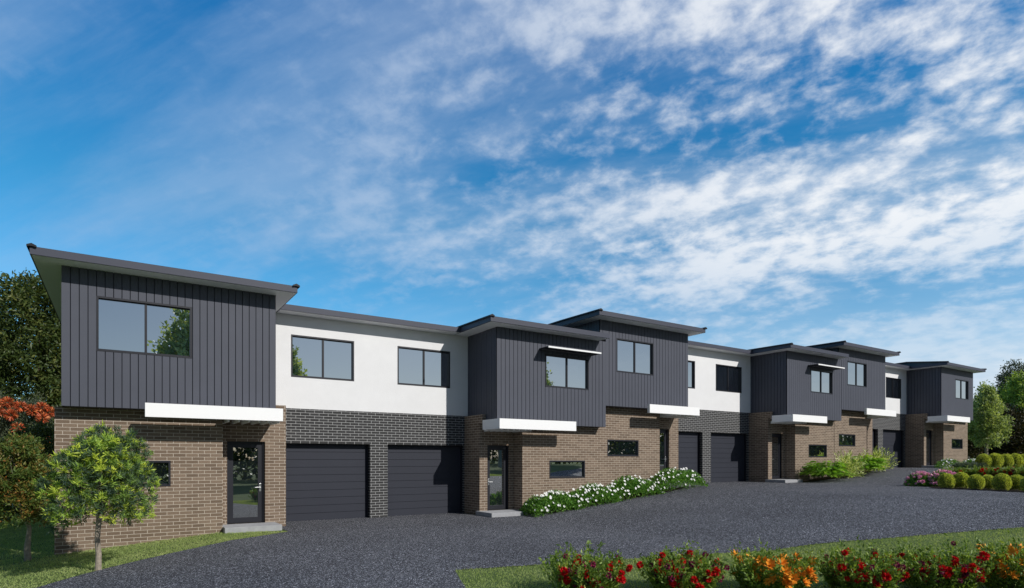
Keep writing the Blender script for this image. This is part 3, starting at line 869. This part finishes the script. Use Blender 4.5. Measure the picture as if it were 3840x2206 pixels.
# --- flowers
def petal_mesh(name, mat, n, R, w, cup, layers=1, seed=0):
    mb = MB(); rnd = random.Random(seed)
    for l in range(layers):
        for k in range(n):
            a = 2 * math.pi * (k + 0.5 * l) / n + rnd.uniform(-0.15, 0.15)
            c, s = math.cos(a), math.sin(a); rr = R * (1 - 0.25 * l); h = cup * (1 + 0.8 * l)
            def q(r, t, z): return (c * r - s * t, s * r + c * t, z)
            mb.poly([(0, 0, 0), q(rr * 0.6, -w / 2, h * 0.5), q(rr, -w * 0.2, h), q(rr, w * 0.2, h), q(rr * 0.6, w / 2, h * 0.5)])
    o = mb.build(name, mat, None)
    return o
def pompom_mesh(name, mat, R, n, seed):
    rng = np.random.default_rng(seed)
    d = unit(rng.normal(size=(n, 3)))
    return leaf_object(name, d * R * 0.25, d + 0.15 * rng.normal(size=(n, 3)), R * 0.75, R * 0.34, mat, None, rng=rng)
def place_bloom(src, parent, loc, rng, s, face=None):
    if src.name in used:
        o = src.copy(); COL.objects.link(o)
    else:
        o = src; used.add(src.name)
    o.parent = parent; o.location = loc
    d = Vector(face) if face is not None else Vector((0, 0, 1))
    d = (d.normalized() + Vector(rng.normal(size=3) * 0.35)).normalized()
    o.rotation_euler = d.to_track_quat('Z', 'Y').to_euler()
    o.scale = (s, s, s)
    return o
BLOOM_W = [petal_mesh('bloom', FL_WHITE, 5, 0.062, 0.048, 0.022, 1, k) for k in range(2)]
BLOOM_R = [pompom_mesh('bloom', FL_RED, 0.052, 90, 201), pompom_mesh('bloom', FL_WINE, 0.05, 60, 202)]
BLOOM_O = [petal_mesh('bloom', FL_ORANGE, 6, 0.055, 0.026, 0.03, 2, 7)]
BLOOM_P = [petal_mesh('bloom', FL_PINK, 7, 0.085, 0.06, 0.05, 3, 9)]

# --- white-flowering bed along the brick wall
bed = [(12.45, 16.75, 1.0, 0.70, 'white-flowering shrub touching the concrete doorstep'),
       (14.15, 16.72, 1.05, 0.74, 'white-flowering shrub under the lower slot window, next after the doorstep one'),
       (16.10, 16.75, 1.25, 0.80, 'white-flowering shrub under the higher slot window'),
       (18.55, 16.75, 1.35, 0.86, 'white-flowering shrub at the garage end of the bed')]
for i, (x, y, rx, h, lab) in enumerate(bed):
    rng = np.random.default_rng(300 + i)
    root = empty('flowering_shrub', (x, y, gz(x)), lab, 'shrub', 'white-flowering shrubs along the brick wall')
    n = 6200
    u = rng.uniform(-1, 1, n); v = rng.uniform(-1, 1, n)
    prof = np.sqrt(np.clip(1 - np.abs(u) ** 2.6, 0, 1)) * np.sqrt(np.clip(1 - np.abs(v) ** 2.4, 0, 1))
    top = h * prof * (0.86 + 0.10 * np.sin(u * 6 + i) + 0.07 * np.sin(v * 9 + u * 11))
    slope = np.array([gz(x + q * rx) - gz(x) for q in u])
    zz = top * (1 - 0.55 * rng.random(n) ** 1.6) + slope
    P = np.stack([u * rx, v * 0.58, zz], 1)
    D = rng.normal(size=(n, 3)) + np.stack([u * 0.6, v * 0.9, np.full(n, 0.8)], 1)
    leaf_object('foliage', P, D, rng.uniform(0.06, 0.12, n), 0.036, LF_CRANE, root, rng=rng)
    for k in range(74):
        uu = rng.uniform(-0.95, 0.95); vv = -rng.random() ** 0.6 if rng.random() < 0.62 else rng.uniform(-0.5, 0.6)
        vv = max(vv, -0.97)
        pr = math.sqrt(max(0, 1 - abs(uu) ** 2.6)) * math.sqrt(max(0, 1 - abs(vv) ** 2.4))
        z = h * pr * 0.93 + gz(x + uu * rx) - gz(x) + rng.uniform(0.0, 0.06)
        place_bloom(BLOOM_W[k % 2], root, (uu * rx, vv * 0.60, z), rng, rng.uniform(0.55, 0.92), (uu * 0.3, -1.0, 0.7))

# --- split-leaf and variegated plants
def fronds(root, rng, n, R, h, mat, lobes, lobe_len, width, arch):
    P, D, L, W, V = [], [], [], [], []
    for k in range(n):
        a = rng.uniform(0, 2 * math.pi); e = rng.uniform(0.15, 1.2)
        out = np.array([math.cos(a), math.sin(a), 0]); reach = R * (0.35 + 0.75 * math.cos(e)) * rng.uniform(0.7, 1.1)
        p0 = np.zeros(3); tipz = h * (0.35 + 0.75 * math.sin(e)) * rng.uniform(0.75, 1.1)
        vv = rng.random()
        side = np.array([-out[1], out[0], 0])
        for m in range(lobes):
            t = 0.45 + 0.55 * (m / (lobes - 1))
            pos = out * reach * t + np.array([0, 0, tipz * (1 - (1 - t) ** 2) - arch * h * max(0, t - 0.6) ** 2])
            for sg in (-1, 1):
                d = side * sg * (1.1 - 0.6 * (t - 0.45)) + out * 0.75 + np.array([0, 0, -0.15 + 0.1 * rng.normal()])
                P.append(pos); D.append(d); L.append(lobe_len * (1.15 - 0.6 * abs(t - 0.7)) * rng.uniform(0.85, 1.1)); W.append(width); V.append(vv * 0.7 + rng.random() * 0.3)
    leaf_object('foliage', np.array(P), np.array(D), np.array(L), np.array(W), mat, root, np.array(V), fold=0.12, droop=0.12, rng=rng, face=np.array([0, 0, 1.5]))
cb = [(28.75, 16.35, 'split_leaf_plant', 'dark glossy split-leaf plant beside the doorstep of the smaller awning house', 0), (30.25, 16.15, 'variegated_shrub', 'pale variegated shrub between the two split-leaf plants', 1),
      (31.95, 16.2, 'split_leaf_plant', 'split-leaf plant between the two pale variegated shrubs', 0), (33.45, 16.3, 'variegated_shrub', 'pale variegated shrub at the garage end of its bed', 1)]
for i, (x, y, nm, lab, kind) in enumerate(cb):
    rng = np.random.default_rng(400 + i)
    root = empty(nm, (x, y, gz(x)), lab, 'plant', 'leafy plants along the second brick wall')
    if kind == 0: fronds(root, rng, 90, 0.98, 0.98, LF_PHILO, 8, 0.25, 0.07, 0.8)
    else:
        n = 170
        a = rng.uniform(0, 2 * math.pi, n); e = rng.uniform(0.2, 1.4, n); ln = rng.uniform(0.6, 1.05, n)
        tip = np.stack([np.cos(a) * np.cos(e), np.sin(a) * np.cos(e), np.sin(e) * 1.2], 1) * ln[:, None] * 1.12
        P = np.concatenate([tip * t for t in np.linspace(0.3, 0.98, 9)]); Dn = np.concatenate([tip] * 9) + rng.normal(size=(9 * n, 3)) * 0.42
        leaf_object('foliage', P, Dn, rng.uniform(0.14, 0.24, 9 * n), 0.045, LF_VARI, root, rng=rng, droop=0.1)

# --- island: pink flowers and red-flowering shrubs
def mound(root, rng, n, rx, ry, h, mat, L, W, up=0.8):
    d = unit(rng.normal(size=(n, 3))); d[:, 2] = np.abs(d[:, 2])
    r = 1 - 0.45 * rng.random(n) ** 2 + 0.10 * np.sin(d[:, 0] * 8 + d[:, 1] * 5)
    P = d * r[:, None] * np.array([rx, ry, h])
    D = d * 0.8 + rng.normal(size=(n, 3)) * 0.8; D[:, 2] += up
    return leaf_object('foliage', P, D, L * rng.uniform(0.7, 1.2, n), W, mat, root, rng=rng)
for i, (x, y, s, lab) in enumerate([(27.75, 11.75, 0.62, 'low pink-flowering plant at the tip of the island bed'), (28.05, 11.05, 0.70, 'taller pink-flowering plant between the tip and the first box ball')]):
    rng = np.random.default_rng(500 + i)
    root = empty('pink_flower_plant', (x, y, gz(x)), lab, 'plant', 'pink-flowering plants on the island')
    mound(root, rng, 1700, s * 0.85, s * 0.85, s * 0.8, LF_CRANE, 0.13, 0.034)
    for k in range(64):
        a = rng.uniform(0, 2 * math.pi); e = rng.uniform(0.15, 1.45)
        p = np.array([math.cos(a) * math.cos(e) * s * 0.85, math.sin(a) * math.cos(e) * s * 0.85, math.sin(e) * s * 0.85])
        place_bloom(BLOOM_P[0], root, tuple(p), rng, rng.uniform(0.65, 1.05), p)

def spray_shrub(name, loc, label, cat, group, seed, R, h, sprigs, blooms, bs, leafL, leafW):
    """shrub of upright leafy sprigs with separate blooms"""
    rng = np.random.default_rng(seed)
    root = empty(name, loc, label, cat, group)
    a = rng.uniform(0, 2 * math.pi, sprigs); rr = np.sqrt(rng.random(sprigs)) * R * 0.75
    b = np.stack([np.cos(a) * rr, np.sin(a) * rr, np.full(sprigs, 0.02)], 1)
    lean = np.stack([np.cos(a), np.sin(a), np.zeros(sprigs)], 1) * (0.15 + 0.55 * (rr / R))[:, None] + rng.normal(size=(sprigs, 3)) * 0.18
    H = h * (1 - 0.45 * (rr / R) ** 2) * rng.uniform(0.55, 1.0, sprigs) * np.where(rng.random(sprigs) < 0.12, 1.22, 1.0)
    tip = b + lean * H[:, None] * 0.8; tip[:, 2] = H
    steps = 15
    P, D = [], []
    for k in range(steps):
        t = 0.12 + 0.9 * k / steps
        P.append(b + (tip - b) * t + rng.normal(size=b.shape) * 0.008); D.append((tip - b) / np.maximum(H, 0.05)[:, None] * 0.9 + rng.normal(size=b.shape) * 0.75)
    P = np.concatenate(P); D = np.concatenate(D)
    P2 = P + rng.normal(size=P.shape) * 0.015; D2 = D + rng.normal(size=P.shape) * 0.6
    P = np.concatenate([P, P2]); D = np.concatenate([D, D2])
    var = np.clip(np.tile(rng.random(sprigs), 2 * steps) * 0.5 + rng.random(len(P)) * 0.5, 0, 1)
    leaf_object('foliage', P, D, leafL * rng.uniform(0.6, 1.2, len(P)), leafW, LF_SHRUB, root, var, rng=rng)
    st = MB()
    base = Vector(loc)
    for k in range(0, sprigs, 4):
        tube(st, [base + Vector(b[k]), base + Vector(b[k] + (tip[k] - b[k]) * 0.9)], [0.006, 0.002], 4)
    st.build('stems', BARKD, root)
    for src, cnt, s0, s1 in blooms:
        for k in range(cnt):
            j = rng.integers(0, sprigs); t = rng.uniform(0.42, 0.90)
            p = b[j] + (tip[j] - b[j]) * t
            out = np.array([p[0], p[1], 0.0]); out = out / max(1e-6, np.linalg.norm(out))
            p = p + out * 0.02 + np.array([0.03, -0.055, 0.02])
            place_bloom(src, root, tuple(p), rng, bs * rng.uniform(s0, s1), (out[0], out[1], 0.6))
    return root

for i, (x, y) in enumerate([(31.69, 11.99), (31.97, 11.21), (32.28, 10.42), (32.36, 9.77)]):
    spray_shrub('red_flower_shrub', (x, y, gz(x)), f'red-flowering shrub behind the island box balls, {ords[i]} from the pink flowers', 'shrub', 'red-flowering shrubs on the island', 600 + i, 0.66, 0.48, 150, [(BLOOM_R[0], 22, 0.8, 1.3), (BLOOM_R[1], 10, 0.8, 1.1)], 1.5, 0.085, 0.034)

# --- bed in front of the farthest townhouse
for i, (x, y, lab) in enumerate([(42.45, 16.45, 'low white-flowering mound next to the far doorstep'), (44.0, 15.75, 'low white-flowering mound next to the far box balls')]):
    rng = np.random.default_rng(700 + i)
    root = empty('daisy_mound', (x, y, gz(x)), lab, 'plant', 'white-flowering mounds at the farthest house')
    mound(root, rng, 1500, 1.05, 0.6, 0.52, LF_CRANE, 0.10, 0.035)
    for k in range(60):
        a = rng.uniform(0, 2 * math.pi); e = rng.uniform(0.3, 1.45)
        p = np.array([math.cos(a) * math.cos(e) * 1.05, math.sin(a) * math.cos(e) * 0.6, math.sin(e) * 0.56])
        place_bloom(BLOOM_W[k % 2], root, tuple(p), rng, rng.uniform(0.5, 0.9), p)
for i, (x, y) in enumerate([(41.85, 15.75), (42.25, 15.45), (42.65, 15.2), (43.05, 14.92)]):
    rng = np.random.default_rng(720 + i)
    root = empty('lavender', (x, y, gz(x)), f'grey-blue lavender clump, {ords[i]} from the far doorstep', 'plant', 'lavender clumps at the farthest house')
    n = 520
    a = rng.uniform(0, 2 * math.pi, n); e = rng.uniform(0.5, 1.5, n)
    D = np.stack([np.cos(a) * np.cos(e), np.sin(a) * np.cos(e), np.sin(e)], 1)
    P = D * rng.uniform(0.05, 0.26, n)[:, None]
    leaf_object('foliage', P, D, 0.18, 0.016, LF_LAV, root, P[:, 2] * 2.6, rng=rng)

# --- shrubs in the foreground lawn strip
fg = [(5.50, 6.56, 0.72, 0.64, 'red', 'red-flowering shrub at the left end of the foreground row'),
      (6.72, 5.90, 0.70, 0.66, 'red', 'red-flowering shrub next to the first orange one in the foreground'),
      (7.80, 5.22, 0.68, 0.63, 'orange', 'orange-flowering shrub between red shrubs in the foreground'),
      (8.90, 4.55, 0.66, 0.67, 'red', 'red-flowering shrub just right of the first orange one in the foreground'),
      (9.90, 3.98, 0.70, 0.70, 'red', 'red-flowering shrub beside the orange one cut by the picture edge'),
      (10.72, 3.30, 0.70, 0.80, 'orange', 'orange-flowering shrub cut off by the right edge of the foreground')]
for i, (x, y, R, h, kind, lab) in enumerate(fg):
    bl = [(BLOOM_R[0], 54, 0.7, 1.3), (BLOOM_R[1], 44, 0.6, 1.0)] if kind == 'red' else [(BLOOM_O[0], 90, 0.8, 1.45)]
    spray_shrub('flowering_shrub', (x, y, gz(x)), lab, 'shrub', 'flowering shrubs in the foreground lawn', 800 + i, R * 0.74, h, 240, bl, 1.15, 0.066, 0.026)

# --- grass blades
def in_poly(px, py, poly):
    inside = np.zeros(len(px), bool)
    j = len(poly) - 1
    for i in range(len(poly)):
        xi, yi = poly[i]; xj, yj = poly[j]
        c = ((yi > py) != (yj > py)) & (px < (xj - xi) * (py - yi) / ((yj - yi) if yj != yi else 1e-9) + xi)
        inside ^= c
        j = i
    return inside
def grass(name, poly, n, label, hmin, hmax, seed):
    rng = np.random.default_rng(seed)
    xs = [p[0] for p in poly]; ys = [p[1] for p in poly]
    x = rng.uniform(min(xs), max(xs), n); y = rng.uniform(min(ys), max(ys), n)
    k = in_poly(x, y, poly); x, y = x[k], y[k]; n = len(x)
    z = np.interp(x, [p[0] for p in GX], [p[1] for p in GX])
    patch = 0.5 + 0.28 * np.sin(x * 2.1 + 1.3 * np.sin(y * 1.7)) * np.sin(y * 2.6 + x) 
    var = np.clip(patch * 0.6 + rng.random(n) * 0.5 - 0.05, 0, 1)
    D = rng.normal(size=(n, 3)) * 0.55; D[:, 2] = 1.0
    o = leaf_object(name, np.stack([x, y, z], 1), D, rng.uniform(hmin, hmax, n), 0.009, LF_GRASS, None, var, rng=rng, droop=0.15)
    tag(o, label, 'grass', kind='stuff')
strip_poly = strip_edge + [(4.1, 7.4), (3.9, 6.4), (11, 1.2), (24, -3.5)]
grass('lawn_grass', strip_poly, 330000, 'short green grass of the foreground strip by the drive', 0.025, 0.06, 1)
lp = left_edge[4:] + [(3.0, 17.1), (2.24, 17.0), (2.24, 17.38), (-1.3, 17.38), (-1.3, 30), (-9, 34), (-12, 22), (-5.5, 11)]
grass('lawn_grass', lp, 420000, 'short green grass of the lawn at the left end of the row', 0.025, 0.065, 2)

# ------------------------------------------------------------------ light, sky, camera
SUN_EL = math.radians(33.8)
sun_dir = Vector((0.43, -1.0, 0.73)).normalized()
sd = bpy.data.lights.new('sun', 'SUN'); sd.energy = 3.7; sd.angle = math.radians(0.6); sd.color = (1.0, 0.965, 0.91)
so = bpy.data.objects.new('sun', sd); COL.objects.link(so)
so.rotation_euler = sun_dir.to_track_quat('Z', 'Y').to_euler()

wd = bpy.data.worlds.new('World'); SC.world = wd; wd.use_nodes = True
nt = wd.node_tree
bg = [n for n in nt.nodes if n.type == 'BACKGROUND'][0]
sky = N(nt, 'ShaderNodeTexSky'); sky.sky_type = 'NISHITA'; sky.sun_disc = False
sky.sun_elevation = SUN_EL; sky.sun_rotation = math.atan2(sun_dir.x, sun_dir.y)
sky.air_density = 1.0; sky.dust_density = 0.4; sky.ozone_density = 2.0; sky.altitude = 0
SKY_S = 0.055
def M(op, a=None, b=None, c=None, clamp=False):
    n = N(nt, 'ShaderNodeMath', operation=op, use_clamp=clamp)
    for i, v in enumerate((a, b, c)):
        if v is None: continue
        if isinstance(v, (int, float)): n.inputs[i].default_value = v
        else: nt.links.new(v, n.inputs[i])
    return n.outputs[0]
tc = N(nt, 'ShaderNodeTexCoord')
sep = N(nt, 'ShaderNodeSeparateXYZ'); nt.links.new(tc.outputs['Generated'], sep.inputs[0])
dx, dy, dz = sep.outputs
hz = M('ADD', M('MAXIMUM', dz, 0.0), 0.27)
cx = M('DIVIDE', dx, hz); cy = M('DIVIDE', dy, hz)
def cloud_noise(ang, sx, sy, scale, detail, rough, dist, off):
    ca, sa = math.cos(ang), math.sin(ang)
    u = M('MULTIPLY', M('ADD', M('MULTIPLY', cx, ca), M('MULTIPLY', cy, sa)), sx)
    v = M('MULTIPLY', M('ADD', M('MULTIPLY', cx, -sa), M('MULTIPLY', cy, ca)), sy)
    cb_ = N(nt, 'ShaderNodeCombineXYZ'); nt.links.new(u, cb_.inputs[0]); nt.links.new(v, cb_.inputs[1]); cb_.inputs[2].default_value = off
    nz = N(nt, 'ShaderNodeTexNoise', Scale=scale, Detail=detail, Roughness=rough, Distortion=dist)
    nt.links.new(cb_.outputs[0], nz.inputs['Vector'])
    return nz.outputs['Fac']
def smooth(v, lo, hi):
    m = N(nt, 'ShaderNodeMapRange', interpolation_type='SMOOTHSTEP')
    m.inputs['From Min'].default_value = lo; m.inputs['From Max'].default_value = hi
    nt.links.new(v, m.inputs['Value'])
    return m.outputs['Result']
# cloud is thicker towards +x (the right-hand sky)
az = M('DIVIDE', dx, M('SQRT', M('ADD', M('MULTIPLY', dx, dx), M('ADD', M('MULTIPLY', dy, dy), 1e-4))))
right = smooth(az, -0.05, 0.95)
north = smooth(dy, -0.15, 0.30)
big = cloud_noise(2.05, 0.6, 1.3, 2.1, 3.0, 0.5, 0.2, 5.3)
cells = cloud_noise(2.0, 1.0, 1.1, 14.5, 10.0, 0.57, 0.12, 7.7)
veil = cloud_noise(2.2, 0.42, 1.5, 1.6, 9.0, 0.60, 0.5, 1.4)
veil2 = cloud_noise(2.2, 0.7, 1.5, 9.0, 5.0, 0.6, 0.3, 4.4)
cov = M('ADD', M('MULTIPLY', M('SUBTRACT', big, 0.5), 0.95), M('MULTIPLY', right, 0.24))
puff = smooth(M('ADD', cells, cov), 0.53, 0.98)
thin = smooth(M('ADD', M('MULTIPLY', veil2, 0.22), M('ADD', veil, M('MULTIPLY', M('SUBTRACT', big, 0.5), 0.35))), 0.42, 0.86)
low = smooth(dz, 0.14, 0.34)          # the cloud sheet thins out towards the horizon
puff = M('MULTIPLY', puff, M('ADD', M('MULTIPLY', low, 0.62), M('MULTIPLY', right, 0.38)))
puff = M('MULTIPLY', puff, M('ADD', M('MULTIPLY', right, 0.52), 0.38))
thin = M('MULTIPLY', M('MULTIPLY', thin, 0.44), M('ADD', M('MULTIPLY', low, 0.75), 0.25))
hazy = M('SUBTRACT', 1.0, smooth(dz, 0.0, 0.36))
hazy = M('MULTIPLY', M('MULTIPLY', hazy, hazy), M('ADD', M('MULTIPLY', right, 0.95), 0.28), clamp=True)
def screen(a, b): return M('SUBTRACT', 1.0, M('MULTIPLY', M('SUBTRACT', 1.0, a), M('SUBTRACT', 1.0, b)))
mask = M('MULTIPLY', screen(screen(puff, thin), M('MULTIPLY', hazy, 0.95)), M('ADD', M('MULTIPLY', north, 0.60), 0.40), clamp=True)
tr = ramp(nt, [(0.04, (0.29, 0.48, 0.60)), (0.16, (0.30, 0.64, 0.77)), (0.36, (0.155, 0.62, 0.77)), (0.60, (0.04, 0.55, 0.88))])
nt.links.new(dz, tr.inputs['Fac'])
t3 = N(nt, 'ShaderNodeMix', data_type='RGBA', blend_type='MULTIPLY'); t3.inputs[0].default_value = 1.0
nt.links.new(tr.outputs[0], t3.inputs[6]); t3.inputs[7].default_value = (3.3, 3.35, 3.35, 1)
tcol = N(nt, 'ShaderNodeMix', data_type='RGBA'); nt.links.new(north, tcol.inputs[0])
tcol.inputs[6].default_value = (1.0, 1.0, 1.0, 1); nt.links.new(t3.outputs[2], tcol.inputs[7])
tint = N(nt, 'ShaderNodeMix', data_type='RGBA', blend_type='MULTIPLY'); tint.inputs[0].default_value = 1.0
nt.links.new(sky.outputs[0], tint.inputs[6]); nt.links.new(tcol.outputs[2], tint.inputs[7])
ccol = N(nt, 'ShaderNodeMix', data_type='RGBA')
nt.links.new(M('MULTIPLY', right, M('ADD', 0.55, M('MULTIPLY', puff, 0.45))), ccol.inputs[0])
ccol.inputs[6].default_value = (0.38 / SKY_S, 0.53 / SKY_S, 0.76 / SKY_S, 1)
ccol.inputs[7].default_value = (0.98 / SKY_S, 0.99 / SKY_S, 1.0 / SKY_S, 1)
mix = N(nt, 'ShaderNodeMix', data_type='RGBA')
nt.links.new(mask, mix.inputs[0]); nt.links.new(tint.outputs[2], mix.inputs[6]); nt.links.new(ccol.outputs[2], mix.inputs[7])
nt.links.new(mix.outputs[2], bg.inputs['Color'])
bg.inputs['Strength'].default_value = SKY_S

cam = bpy.data.cameras.new('camera'); co = bpy.data.objects.new('camera', cam); COL.objects.link(co)
co.location = (0, 0, 1.8965); co.rotation_euler = (math.radians(90), 0, -0.5752)
cam.sensor_fit = 'HORIZONTAL'; cam.sensor_width = 36; cam.lens = 2265.5 / 3840 * 36
cam.shift_y = (1725.26 - 1103) / 3840
cam.clip_start = 0.05; cam.clip_end = 3000
SC.camera = co
SC.view_settings.view_transform = 'Standard'; SC.view_settings.look = 'None'
SC.view_settings.exposure = 0.0; SC.view_settings.gamma = 1.0
